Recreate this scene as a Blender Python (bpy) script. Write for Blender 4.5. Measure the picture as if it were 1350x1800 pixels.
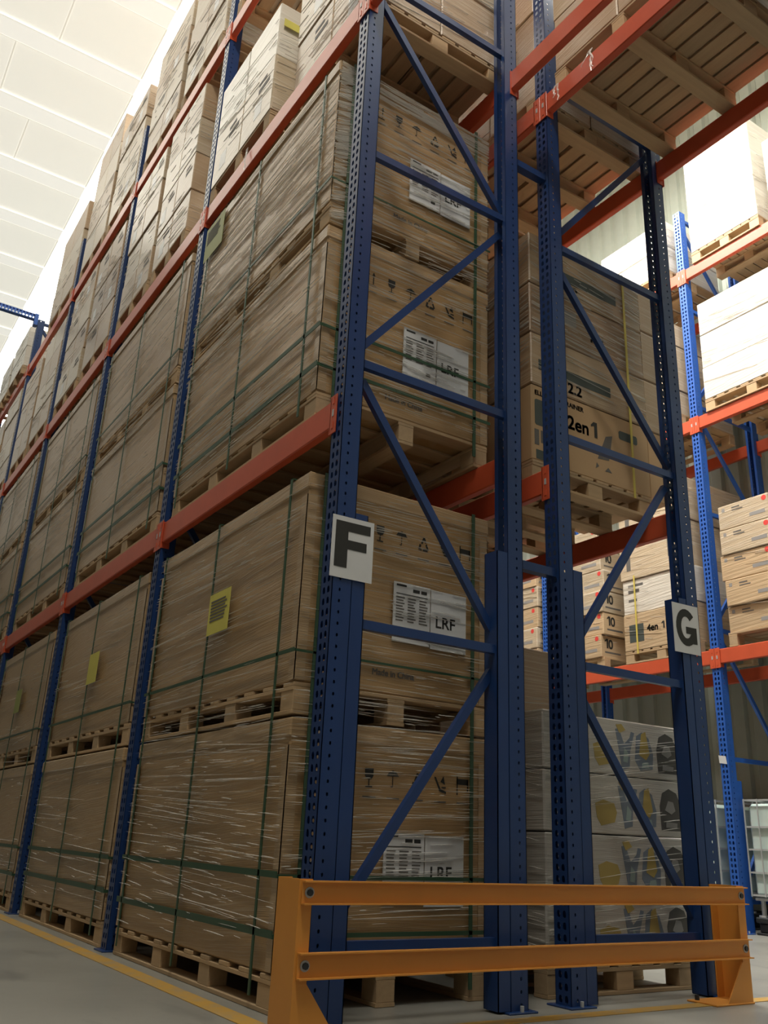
import bpy, bmesh, math, random
from mathutils import Vector, Matrix
for o in list(bpy.data.objects): bpy.data.objects.remove(o)
SC = bpy.context.scene
COL = SC.collection
PI = math.pi
rnd = random.Random(7)

# ------------------------------------------------------------------ camera
cam_d = bpy.data.cameras.new('camera')
cam = bpy.data.objects.new('camera', cam_d); COL.objects.link(cam); SC.camera = cam
a_, b_, c_ = 0.572, 0.3596, 0.0431
fw = Vector((math.sin(a_)*math.cos(b_), math.cos(a_)*math.cos(b_), math.sin(b_)))
r0 = Vector((math.cos(a_), -math.sin(a_), 0)); u0 = r0.cross(fw)
rr = r0*math.cos(c_)+u0*math.sin(c_); uu = -r0*math.sin(c_)+u0*math.cos(c_)
M = Matrix((rr, uu, -fw)).transposed().to_4x4(); M.translation = (-1.8314, -3.2697, 0.6637)
cam.matrix_world = M
cam_d.sensor_fit = 'VERTICAL'; cam_d.sensor_height = 36; cam_d.sensor_width = 27
cam_d.lens = 1566.37/1800*36
cam_d.shift_x = -7.88/1800; cam_d.shift_y = -10.4/1800
cam_d.clip_start = 0.05; cam_d.clip_end = 200

# ------------------------------------------------------------------ world, light, exposure
W = bpy.data.worlds.new('world'); SC.world = W; W.use_nodes = True
W.node_tree.nodes['Background'].inputs[0].default_value = (0.9, 0.95, 1.0, 1)
W.node_tree.nodes['Background'].inputs[1].default_value = 0.05
SC.view_settings.view_transform = 'Standard'; SC.view_settings.look = 'None'
SC.view_settings.gamma = 1; SC.view_settings.use_curve_mapping = False
SC.view_settings.exposure = 0.0
def area(name, loc, size, power, color, rot=(0, 0, 0)):
    l = bpy.data.lights.new(name, 'AREA'); l.shape = 'RECTANGLE'; l.size = size[0]; l.size_y = size[1]
    l.energy = power; l.color = color
    o = bpy.data.objects.new(name, l); COL.objects.link(o); o.location = loc; o.rotation_euler = rot
    return o
area('aisle_lamp', (3.6, 2.0, 10.3), (0.5, 6.0), 1250, (1.0, 0.97, 0.90))
area('aisle_lamp', (-1.7, 6.5, 10.6), (0.5, 8.0), 125, (1.0, 0.94, 0.80))
area('aisle_lamp', (-1.9, -2.8, 10.4), (0.5, 2.5), 360, (1.0, 0.95, 0.84))
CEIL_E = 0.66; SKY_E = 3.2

# ------------------------------------------------------------------ materials
def new_mat(name):
    m = bpy.data.materials.new(name); m.use_nodes = True
    nt = m.node_tree; return m, nt, nt.nodes['Principled BSDF']
def nd(nt, t, **k):
    n = nt.nodes.new(t)
    for a, v in k.items(): setattr(n, a, v)
    return n
def coords(nt, scale=(1, 1, 1), rot=(0, 0, 0), kind='Object'):
    tc = nd(nt, 'ShaderNodeTexCoord'); mp = nd(nt, 'ShaderNodeMapping')
    mp.inputs['Scale'].default_value = scale; mp.inputs['Rotation'].default_value = rot
    nt.links.new(tc.outputs[kind], mp.inputs['Vector']); return mp.outputs['Vector']
def noise(nt, vec, scale, detail=3, rough=0.5):
    n = nd(nt, 'ShaderNodeTexNoise'); n.inputs['Scale'].default_value = scale
    n.inputs['Detail'].default_value = detail; n.inputs['Roughness'].default_value = rough
    nt.links.new(vec, n.inputs['Vector']); return n.outputs['Fac']
def ramp(nt, fac, stops):
    r = nd(nt, 'ShaderNodeValToRGB'); el = r.color_ramp.elements
    while len(el) < len(stops): el.new(0.5)
    for e, (p, c) in zip(el, stops):
        e.position = p; e.color = c if len(c) == 4 else (*c, 1)
    nt.links.new(fac, r.inputs['Fac']); return r.outputs['Color']
def mixc(nt, fac, a, b):
    m = nd(nt, 'ShaderNodeMix', data_type='RGBA')
    if isinstance(fac, (int, float)): m.inputs[0].default_value = fac
    else: nt.links.new(fac, m.inputs[0])
    for s, v in ((6, a), (7, b)):
        if isinstance(v, tuple): m.inputs[s].default_value = (*v[:3], 1)
        else: nt.links.new(v, m.inputs[s])
    return m.outputs[2]
def bump(nt, b, h, strength=0.2, dist=0.01):
    n = nd(nt, 'ShaderNodeBump'); n.inputs['Strength'].default_value = strength; n.inputs['Distance'].default_value = dist
    nt.links.new(h, n.inputs['Height']); nt.links.new(n.outputs[0], b.inputs['Normal'])

def steel(name, c, rough=0.38, var=0.25):
    m, nt, b = new_mat(name)
    v = coords(nt, kind='Object'); f = noise(nt, v, 6, 4)
    d = tuple(x*(1-var) for x in c)
    nt.links.new(mixc(nt, f, c, d), b.inputs['Base Color'])
    b.inputs['Roughness'].default_value = rough; b.inputs['Specular IOR Level'].default_value = 0.5
    f2 = noise(nt, v, 40, 2); bump(nt, b, f2, 0.05, 0.002)
    return m
def wood(name, c, axis):
    m, nt, b = new_mat(name)
    sc = [18, 18, 18]; sc[axis] = 1.2
    v = coords(nt, scale=tuple(sc)); f = noise(nt, v, 2.0, 5, 0.6)
    oi = nd(nt, 'ShaderNodeObjectInfo')
    c1 = mixc(nt, f, c, tuple(x*0.62 for x in c))
    c2 = mixc(nt, oi.outputs['Random'], (0.85, 0.85, 0.85), (1.1, 1.05, 0.98))
    mm = nd(nt, 'ShaderNodeMix', data_type='RGBA', blend_type='MULTIPLY'); mm.inputs[0].default_value = 1
    nt.links.new(c1, mm.inputs[6]); nt.links.new(c2, mm.inputs[7])
    nt.links.new(mm.outputs[2], b.inputs['Base Color']); b.inputs['Roughness'].default_value = 0.8
    bump(nt, b, f, 0.3, 0.004); return m
def card(name, c, film=0.0, streak=34, gloss=0.35, white=(0.62, 0.55, 0.43)):
    """cardboard; film > 0 adds the pale wrinkled streaks of stretch film wound round it"""
    m, nt, b = new_mat(name)
    v = coords(nt); f = noise(nt, v, 1.7, 3); oi = nd(nt, 'ShaderNodeObjectInfo')
    base = mixc(nt, f, c, tuple(x*0.80 for x in c))
    g = coords(nt, scale=(1, 1, 90)); gr = noise(nt, g, 2, 2)
    base = mixc(nt, ramp(nt, gr, [(0.35, (0, 0, 0)), (0.75, (0.10,)*3)]), base, tuple(x*0.7 for x in c))
    if film:
        warp = noise(nt, v, 1.1, 2)
        tc = nd(nt, 'ShaderNodeTexCoord'); sep = nd(nt, 'ShaderNodeSeparateXYZ'); nt.links.new(tc.outputs['Object'], sep.inputs[0])
        def math_(op, a, bb):
            n = nd(nt, 'ShaderNodeMath', operation=op)
            for i, x in enumerate((a, bb)):
                if isinstance(x, (int, float)): n.inputs[i].default_value = x
                else: nt.links.new(x, n.inputs[i])
            return n.outputs[0]
        z = math_('ADD', sep.outputs[2], math_('MULTIPLY', warp, 0.07))
        z = math_('ADD', z, math_('MULTIPLY', sep.outputs[1], 0.06))
        cb = nd(nt, 'ShaderNodeCombineXYZ')
        nt.links.new(math_('MULTIPLY', sep.outputs[0], .8), cb.inputs[0]); nt.links.new(math_('MULTIPLY', sep.outputs[1], .8), cb.inputs[1])
        nt.links.new(math_('MULTIPLY', z, float(streak)*1.9), cb.inputs[2])
        s1 = noise(nt, cb.outputs[0], 1.6, 3, 0.75)
        patch = noise(nt, v, 2.3, 2)
        k = math_('MULTIPLY', ramp(nt, s1, [(0.50, (0, 0, 0)), (0.72, (1, 1, 1))]), ramp(nt, patch, [(0.25, (0.35,)*3), (0.7, (1, 1, 1))]))
        k = math_('MULTIPLY', k, film)
        base = mixc(nt, k, base, white)
        dk = math_('MULTIPLY', ramp(nt, s1, [(0.22, (1, 1, 1)), (0.44, (0, 0, 0))]), 0.22*film)
        base = mixc(nt, dk, base, tuple(x*0.55 for x in c))
        bump(nt, b, s1, 0.55, 0.012)
        b.inputs['Roughness'].default_value = gloss
        b.inputs['Coat Weight'].default_value = 0.35; b.inputs['Coat Roughness'].default_value = 0.25
    else:
        b.inputs['Roughness'].default_value = 0.75
        bump(nt, b, f, 0.15, 0.006)
    c2 = mixc(nt, oi.outputs['Random'], (0.90, 0.90, 0.90), (1.06, 1.04, 1.02))
    mm = nd(nt, 'ShaderNodeMix', data_type='RGBA', blend_type='MULTIPLY'); mm.inputs[0].default_value = 1
    nt.links.new(base, mm.inputs[6]); nt.links.new(c2, mm.inputs[7]); nt.links.new(mm.outputs[2], b.inputs['Base Color'])
    return m
def plain(name, c, rough=0.6, emit=0):
    m, nt, b = new_mat(name); b.inputs['Base Color'].default_value = (*c, 1); b.inputs['Roughness'].default_value = rough
    v = coords(nt); f = noise(nt, v, 9, 2)
    nt.links.new(mixc(nt, f, c, tuple(x*0.88 for x in c)), b.inputs['Base Color'])
    return m
BLUE = steel('blue_paint', (0.013, 0.046, 0.165), 0.33)
BLUE_LIT = steel('bright_blue_paint', (0.025, 0.12, 0.50), 0.4)  # same blue paint; the stronger light on it is put into the colour
RED = steel('orange_red_paint', (0.64, 0.105, 0.045), 0.34)
AMBER = steel('amber_paint', (0.72, 0.30, 0.05), 0.45, 0.15)
BOLT = steel('dark_bolt_steel', (0.03, 0.035, 0.04), 0.4)
ZINC = steel('galvanised_steel', (0.48, 0.50, 0.50), 0.35)
WX = wood('pine_along_x', (0.56, 0.40, 0.235), 0); WY = wood('pine_along_y', (0.56, 0.40, 0.235), 1)
KRAFT = card('wrapped_kraft', (0.44, 0.275, 0.12), 0.55, 44)
KRAFT_D = card('wrapped_kraft_dark', (0.34, 0.22, 0.13), 0.5)
KRAFT_F = card('wrapped_kraft_front', (0.44, 0.285, 0.155), 0.30, 22)
LIDM = card('carton_lid', (0.47, 0.31, 0.155), 0.55, 44)
CORNER = card('corner_board', (0.47, 0.325, 0.18), 0.4)
PALE = card('pale_wrapped_carton', (0.56, 0.45, 0.31), 0.75, 20, white=(0.75, 0.73, 0.66))
MID = card('mid_wrapped_carton', (0.47, 0.33, 0.20), 0.45, 26)
WHITEC = card('white_wrapped_carton', (0.70, 0.66, 0.58), 0.8, 14, white=(0.85, 0.84, 0.80))
KRAFT_P = card('plain_kraft', (0.52, 0.35, 0.19), 0.0)
KRAFT_L = card('light_kraft', (0.60, 0.44, 0.27), 0.12, 12)
GREYW = card('grey_white_carton', (0.52, 0.50, 0.46), 0.5, 30, white=(0.55, 0.55, 0.53))
STRAP = plain('green_strap', (0.035, 0.085, 0.045), 0.4)
YSTRAP = plain('yellow_strap', (0.62, 0.50, 0.10), 0.5)
INK = plain('black_ink', (0.022, 0.022, 0.020), 0.6)
INKG = plain('grey_ink', (0.13, 0.12, 0.11), 0.6)
INKB = plain('dark_green_grey_ink', (0.055, 0.07, 0.065), 0.5)
PAPER = plain('white_paper', (0.66, 0.67, 0.68), 0.35)
YPAPER = plain('yellow_paper', (0.66, 0.60, 0.12), 0.5)
GPAPER = plain('faded_green_paper', (0.30, 0.33, 0.09), 0.5)
DOT = plain('red_dot', (0.75, 0.06, 0.05), 0.5)
PY = plain('printed_yellow', (0.42, 0.32, 0.10), 0.5); PB = plain('printed_blue', (0.17, 0.205, 0.255), 0.5)
PD = plain('printed_dark', (0.08, 0.075, 0.07), 0.5); PG = plain('printed_grey', (0.30, 0.29, 0.28), 0.5)
PL = plain('printed_pale_teal', (0.28, 0.36, 0.35), 0.5); PM = plain('printed_maroon', (0.16, 0.07, 0.06), 0.5)
BLACKP = plain('black_plastic', (0.02, 0.022, 0.022), 0.5)
FILM, _nt, _b = new_mat('stretch_film')
_b.inputs['Base Color'].default_value = (0.85, 0.83, 0.78, 1); _b.inputs['Roughness'].default_value = 0.22
_b.inputs['Specular IOR Level'].default_value = 0.9; _b.inputs['Alpha'].default_value = 0.50
BOTTLE, _nt, _b = new_mat('translucent_polyethylene')
_b.inputs['Base Color'].default_value = (0.62, 0.74, 0.70, 1); _b.inputs['Roughness'].default_value = 0.35
_b.inputs['Subsurface Weight'].default_value = 0.1
_v = coords(_nt); _f = noise(_nt, _v, 3, 3); _nt.links.new(mixc(_nt, _f, (0.62, 0.74, 0.70), (0.45, 0.55, 0.52)), _b.inputs['Base Color'])

def floor_mat():
    m, nt, b = new_mat('worn_concrete')
    v = coords(nt); f = noise(nt, v, 0.9, 6, 0.6); g = noise(nt, v, 14, 3)
    c = mixc(nt, f, (0.22, 0.22, 0.20), (0.32, 0.31, 0.275))
    sv = coords(nt, scale=(2.5, 0.8, 1)); st = noise(nt, sv, 1.3, 3)
    c = mixc(nt, ramp(nt, st, [(0.60, (0, 0, 0)), (0.72, (0.6,)*3)]), c, (0.10, 0.10, 0.095))
    nt.links.new(c, b.inputs['Base Color'])
    nt.links.new(ramp(nt, f, [(0.3, (0.28,)*3), (0.7, (0.5,)*3)]), b.inputs['Roughness'])
    bump(nt, b, g, 0.08, 0.003); return m
FLOOR = floor_mat()
def line_mat():
    m, nt, b = new_mat('yellow_floor_paint')
    v = coords(nt); f = noise(nt, v, 7, 5, 0.7)
    nt.links.new(mixc(nt, ramp(nt, f, [(0.45, (0, 0, 0)), (0.75, (1, 1, 1))]), (0.50, 0.29, 0.055), (0.34, 0.28, 0.19)), b.inputs['Base Color'])
    b.inputs['Roughness'].default_value = 0.5; return m
LINE = line_mat()
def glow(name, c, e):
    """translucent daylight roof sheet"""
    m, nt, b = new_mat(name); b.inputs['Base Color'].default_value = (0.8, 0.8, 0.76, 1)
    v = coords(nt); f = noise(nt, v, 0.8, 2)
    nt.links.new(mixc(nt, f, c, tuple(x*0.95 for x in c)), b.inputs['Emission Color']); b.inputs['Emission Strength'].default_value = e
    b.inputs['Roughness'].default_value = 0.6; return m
CEIL = glow('daylight_roof_sheet', (1.0, 0.975, 0.86), CEIL_E)  # glow added to the ceiling sheets in place of light falling on them
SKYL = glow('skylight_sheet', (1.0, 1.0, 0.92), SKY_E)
RIB = glow('roof_rib_sheet', (1.0, 0.985, 0.90), CEIL_E*1.06)  # rib glow added to go with the brightened sheets
SEAM = glow('joint_strip', (1.0, 0.96, 0.82), CEIL_E*0.80)  # joint glow added; the strips are no light source
WALLM = plain('pale_green_steel_cladding', (0.34, 0.37, 0.31), 0.45)
WALLP = plain('painted_wall', (0.20, 0.19, 0.17), 0.7)

# ------------------------------------------------------------------ mesh helpers
class MB:
    def __init__(s): s.v = []; s.f = []; s.m = []; s.mats = []
    def mi(s, m):
        if m not in s.mats: s.mats.append(m)
        return s.mats.index(m)
    def face(s, pts, m):
        n = len(s.v); s.v += [tuple(p) for p in pts]; s.f.append(list(range(n, n+len(pts)))); s.m.append(s.mi(m))
    def box(s, x0, x1, y0, y1, z0, z1, m):
        n = len(s.v)
        s.v += [(x, y, z) for z in (z0, z1) for y in (y0, y1) for x in (x0, x1)]
        for f in ((0, 2, 3, 1), (4, 5, 7, 6), (0, 1, 5, 4), (2, 6, 7, 3), (0, 4, 6, 2), (1, 3, 7, 5)):
            s.f.append([n+i for i in f]); s.m.append(s.mi(m))
    def bbox(s, x0, x1, y0, y1, z0, z1, m, b=0.006):
        """box with chamfered edges"""
        n = len(s.v); P = []
        def add(p): s.v.append(p); return len(s.v)-1
        idx = {}
        for i, x in enumerate((x0, x1)):
            for j, y in enumerate((y0, y1)):
                for k, z in enumerate((z0, z1)):
                    sx = b if i == 0 else -b; sy = b if j == 0 else -b; sz = b if k == 0 else -b
                    idx[i, j, k] = (add((x, y+sy, z+sz)), add((x+sx, y, z+sz)), add((x+sx, y+sy, z)))
        mm = s.mi(m)
        def F(l, flip):
            s.f.append(l[::-1] if flip else l); s.m.append(mm)
        for i in (0, 1): F([idx[i, 0, 0][0], idx[i, 1, 0][0], idx[i, 1, 1][0], idx[i, 0, 1][0]], i == 0)
        for j in (0, 1): F([idx[0, j, 0][1], idx[1, j, 0][1], idx[1, j, 1][1], idx[0, j, 1][1]], j == 1)
        for k in (0, 1): F([idx[0, 0, k][2], idx[1, 0, k][2], idx[1, 1, k][2], idx[0, 1, k][2]], k == 0)
        for i in (0, 1):
            for j in (0, 1): F([idx[i, j, 0][0], idx[i, j, 0][1], idx[i, j, 1][1], idx[i, j, 1][0]], (i+j) % 2 == 1)
        for i in (0, 1):
            for k in (0, 1): F([idx[i, 0, k][0], idx[i, 1, k][0], idx[i, 1, k][2], idx[i, 0, k][2]], (i+k) % 2 == 1)
        for j in (0, 1):
            for k in (0, 1): F([idx[0, j, k][1], idx[0, j, k][2], idx[1, j, k][2], idx[1, j, k][1]], (j+k) % 2 == 1)
        for i in (0, 1):
            for j in (0, 1):
                for k in (0, 1): F(list(idx[i, j, k]), (i+j+k) % 2 == 1)
    def bar(s, p, q, w, h, m, up=(0, 0, 1)):
        """square bar from p to q; w across, h along up"""
        p = Vector(p); q = Vector(q); d = (q-p).normalized(); up = Vector(up)
        side = d.cross(up).normalized(); u = side.cross(d).normalized(); n = len(s.v)
        for c in (p, q):
            for a, b in ((-1, -1), (1, -1), (1, 1), (-1, 1)): s.v.append(tuple(c+side*a*w/2+u*b*h/2))
        for f in ((0, 1, 2, 3), (7, 6, 5, 4), (0, 4, 5, 1), (1, 5, 6, 2), (2, 6, 7, 3), (3, 7, 4, 0)):
            s.f.append([n+i for i in f][::-1]); s.m.append(s.mi(m))
    def cyl(s, p, q, r, m, seg=10):
        p = Vector(p); q = Vector(q); d = (q-p).normalized(); a = d.orthogonal().normalized(); b = d.cross(a); n = len(s.v)
        for c in (p, q):
            for i in range(seg): s.v.append(tuple(c+a*r*math.cos(2*PI*i/seg)+b*r*math.sin(2*PI*i/seg)))
        mm = s.mi(m)
        for i in range(seg):
            j = (i+1) % seg; s.f.append([n+i, n+j, n+seg+j, n+seg+i]); s.m.append(mm)
        s.f.append([n+i for i in range(seg)][::-1]); s.m.append(mm); s.f.append([n+seg+i for i in range(seg)]); s.m.append(mm)
    def prism(s, pts, a, b, axis, m):
        """polygon pts (2D) extruded between a and b along axis"""
        n = len(s.v); k = len(pts); mm = s.mi(m)
        def P(p, t): return (t, p[0], p[1]) if axis == 0 else (p[0], t, p[1]) if axis == 1 else (p[0], p[1], t)
        for t in (a, b):
            for p in pts: s.v.append(P(p, t))
        s.f.append([n+i for i in range(k)]); s.m.append(mm); s.f.append([n+k+i for i in range(k)][::-1]); s.m.append(mm)
        for i in range(k):
            j = (i+1) % k; s.f.append([n+i, n+k+i, n+k+j, n+j]); s.m.append(mm)
    def mesh(s, name):
        me = bpy.data.meshes.new(name); me.from_pydata(s.v, [], s.f)
        for m in s.mats: me.materials.append(m)
        for p, mm in zip(me.polygons, s.m): p.material_index = mm
        me.update(); return me
    def obj(s, name, parent=None, loc=(0, 0, 0), fix=False):
        me = s.mesh(name)
        if fix:
            bm = bmesh.new(); bm.from_mesh(me); bmesh.ops.recalc_face_normals(bm, faces=bm.faces); bm.to_mesh(me); bm.free()
        return put(name, me, parent, loc)
def put(name, me, parent=None, loc=(0, 0, 0), rot=(0, 0, 0)):
    o = bpy.data.objects.new(name, me); COL.objects.link(o); o.location = loc; o.rotation_euler = rot
    if parent: o.parent = parent
    return o
def root(name, label, cat, loc=(0, 0, 0), group=None, rz=0):
    o = bpy.data.objects.new(name, None); COL.objects.link(o); o.location = loc; o.rotation_euler = (0, 0, rz)
    o.empty_display_size = 0.1
    return tag(o, label, cat, group)
def tag(o, label, cat, group=None):
    o['label'] = label; o['category'] = cat
    if group: o['group'] = group
    return o
def struct(o): o['kind'] = 'structure'; return o
def copy_tree(o, parent=None):
    c = o.copy(); COL.objects.link(c)
    if parent: c.parent = parent
    for ch in o.children: copy_tree(ch, c)
    return c
_cache = {}
def cbox(dx, dy, dz, m, b=0.004):
    """cached chamfered box mesh centred in x, y with its bottom at z = 0"""
    k = ('b', round(dx, 3), round(dy, 3), round(dz, 3), m.name, b)
    if k not in _cache:
        q = MB()
        if b: q.bbox(-dx/2, dx/2, -dy/2, dy/2, 0, dz, m, b)
        else: q.box(-dx/2, dx/2, -dy/2, dy/2, 0, dz, m)
        me = q.mesh('box')
        bm = bmesh.new(); bm.from_mesh(me); bmesh.ops.recalc_face_normals(bm, faces=bm.faces); bm.to_mesh(me); bm.free()
        _cache[k] = me
    return _cache[k]
def text_mesh(body, size, mat, bold=0.0, align='LEFT', sx=1.0):
    k = ('t', body, size, mat.name, bold, align, sx)
    if k not in _cache:
        cu = bpy.data.curves.new('text', 'FONT'); cu.body = body; cu.size = size; cu.align_x = align; cu.extrude = 0.0004
        o = bpy.data.objects.new('tmp', cu); COL.objects.link(o)
        dg = bpy.context.evaluated_depsgraph_get(); me = bpy.data.meshes.new_from_object(o.evaluated_get(dg))
        bpy.data.objects.remove(o); me.materials.clear(); me.materials.append(mat)
        if bold:
            bm = bmesh.new(); me0 = me.copy()
            for dx_, dy_ in ((-1, -1), (1, 1), (-1, 1), (1, -1), (0, 0)):
                t_ = me0.copy(); t_.transform(Matrix.Translation((dx_*bold, dy_*bold, 0))); bm.from_mesh(t_)
            bm.to_mesh(me); bm.free(); me.materials.clear(); me.materials.append(mat)
        if sx != 1: me.transform(Matrix.Diagonal((sx, 1, 1, 1)))
        _cache[k] = me
    return _cache[k]
ROT_FRONT = (PI/2, 0, 0); ROT_SIDE = (PI/2, 0, -PI/2)     # print facing -Y, print facing -X
def text(body, size, mat, parent, loc, side=False, bold=0.0, name='printed_text', sx=1.0, tilt=0):
    r = ROT_SIDE if side else ROT_FRONT
    return put(name, text_mesh(body, size, mat, bold, 'LEFT', sx), parent, loc, (r[0], tilt, r[2]) if not side else r)

def one(h, mat, parent, loc, side=False, name='printed_text'):
    w = h*.24; return prints([[(0, 0), (w, 0), (w, h), (-w*.2, h), (-w*1.1, h*.78), (-w*1.1, h*.66), (0, h*.76)]], mat, name, parent, loc, side)
# flat prints: polygons given in (u, v), placed on the -Y or -X face
def prints(polys, mat, name, parent, loc, side=False, scale=1.0, t=0.0012):
    q = MB()
    for p in polys:
        pts = [(u*scale, v*scale) for u, v in p]
        if side: q.prism([(-u, v) for u, v in pts], -t, 0, 0, mat)
        else: q.prism(pts, -t, 0, 1, mat)
    return q.obj(name, parent, loc, fix=True)
def rect(u0, v0, u1, v1): return [(u0, v0), (u1, v0), (u1, v1), (u0, v1)]
def circ(cx, cy, r, n=16, ry=None): return [(cx+r*math.cos(2*PI*i/n), cy+(ry or r)*math.sin(2*PI*i/n)) for i in range(n)]
ICONS = [
    [rect(.10, .12, .17, .80), [(.02, .75), (.25, .75), (.135, 1.0)], rect(.50, .12, .57, .80), [(.42, .75), (.65, .75), (.535, 1.0)], rect(-.05, 0, .72, .05)],
    [[(.10, 1), (.62, 1), (.62, .62), (.50, .45), (.22, .45), (.10, .62)], rect(.33, .12, .39, .46), rect(.15, .05, .57, .11)],
    [[(-.02, .68), (.08, .84), (.36, .98), (.64, .84), (.74, .68)], rect(.34, .15, .38, .70), rect(.24, .12, .36, .17)],
    [[(.20, .55), (.36, .95), (.46, .95), (.31, .52)], [(.46, .95), (.60, .66), (.51, .60), (.38, .88)], [(.62, .58), (.76, .22), (.66, .18), (.53, .50)],
     [(.70, .10), (.34, .10), (.34, .24), (.64, .24)], [(.26, .10), (.02, .16), (.10, .50), (.22, .46), (.17, .24), (.26, .22)]],
    [[(0, .85), (.10, .85), (.42, .25), (.80, .12), (.80, .02), (.36, .12)], [(.42, .62), (.72, .48), (.62, .92)], rect(.50, .30, .78, .36)],
    [rect(0, 0, .06, 1), rect(0, .55, .8, .85), rect(.72, .2, .78, .85)],
]

# ------------------------------------------------------------------ perforated uprights
def plate_cells(q, O, U, V, N, nu, nv, cu, cv, hole, t, m, skip=None):
    """sheet of nu x nv cells each with a hole; O origin, U, V in plane, N outward, t thickness"""
    O = Vector(O); U = Vector(U); V = Vector(V); N = Vector(N); mm = q.mi(m); k = len(hole)
    for j in range(nv):
        for i in range(nu):
            base = O+U*(i*cu)+V*(j*cv); n = len(q.v)
            outer = []
            for h in hole:
                ax, ay = h[0]-.5, h[1]-.5; s = .5/max(abs(ax), abs(ay)); outer.append((.5+ax*s, .5+ay*s))
            for d in (0, -t):
                for (a, b) in outer: q.v.append(tuple(base+U*a*cu+V*b*cv+N*d))
                for (a, b) in hole: q.v.append(tuple(base+U*a*cu+V*b*cv+N*d))
            for e in range(k):
                g = (e+1) % k
                q.f += [[n+e, n+g, n+k+g, n+k+e], [n+2*k+e, n+3*k+e, n+3*k+g, n+2*k+g], [n+k+e, n+k+g, n+3*k+g, n+3*k+e]]
                q.m += [mm]*3
BIG = [(.5-.30, .5-.05), (.5-.17, .5-.34), (.5+.17, .5-.34), (.5+.30, .5-.05), (.5+.5*.5, .5+.28), (.5, .5+.36), (.5-.25, .5+.28), (.5-.30, .5+.1)]
def ring(r, n=8): return [(.5+r*math.cos(PI/4*i+PI/8), .5+r*math.sin(PI/4*i+PI/8)) for i in range(n)]
# outer cell corners must be square: use eight points incl. the corners
def sq8(h):
    a = [math.atan2(y-.5, x-.5) for x, y in h]; return h
HB = [(.24, .26), (.5, .20), (.76, .26), (.80, .5), (.70, .78), (.5, .84), (.30, .78), (.20, .5)]
HS = [(.38, .38), (.5, .34), (.62, .38), (.66, .5), (.62, .62), (.5, .66), (.38, .62), (.34, .5)]
def cells(q, O, U, V, N, nu, nv, cu, cv, hole, t, m):
    O = Vector(O); U = Vector(U); V = Vector(V); N = Vector(N); mm = q.mi(m)
    sqr = [(0, 0), (.5, 0), (1, 0), (1, .5), (1, 1), (.5, 1), (0, 1), (0, .5)]
    for j in range(nv):
        for i in range(nu):
            base = O+U*(i*cu)+V*(j*cv); n = len(q.v)
            for d in (0, -t):
                for (a, b) in sqr+hole: q.v.append(tuple(base+U*a*cu+V*b*cv+N*d))
            for e in range(8):
                g = (e+1) % 8
                q.f += [[n+e, n+g, n+8+g, n+8+e], [n+16+e, n+24+e, n+24+g, n+16+g], [n+8+e, n+8+g, n+24+g, n+24+e]]; q.m += [mm]*3
UW, UD = 0.10, 0.10     # upright: width along Y, depth along X
def upright_mesh(h, m, reinf=True, key='n', side_small=True):
    """front (perforated) face at x = 0 looking to -X, body towards +X, y 0..UW"""
    k = ('u', h, m.name, reinf)
    if k in _cache: return _cache[k]
    q = MB(); nv = int(h/0.05); t = 0.003
    # front face: solid | two columns of teardrop holes | solid
    cells(q, (0, 0.012, 0), (0, 1, 0), (0, 0, 1), (-1, 0, 0), 2, nv, 0.038, 0.05, HB, t, m)
    q.box(0, t, 0, 0.012, 0, nv*.05, m); q.box(0, t, 0.088, UW, 0, nv*.05, m)
    # sides with one column of small holes near the front
    for y, N in ((0, (0, -1, 0)), (UW, (0, 1, 0))):
        cells(q, (0.022, y, 0), (1, 0, 0), (0, 0, 1), N, 1, nv, 0.035, 0.05, HS, t, m)
        s = t if N[1] < 0 else -t
        q.box(0, 0.022, min(y, y+s), max(y, y+s), 0, nv*.05, m); q.box(0.057, UD, min(y, y+s), max(y, y+s), 0, nv*.05, m)
    # rear lips
    q.box(UD-t, UD, 0, 0.028, 0, nv*.05, m); q.box(UD-t, UD, UW-0.028, UW, 0, nv*.05, m)
    me = q.mesh('upright')
    bm = bmesh.new(); bm.from_mesh(me); bmesh.ops.recalc_face_normals(bm, faces=bm.faces); bm.to_mesh(me); bm.free()
    _cache[k] = me; return me
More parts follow.
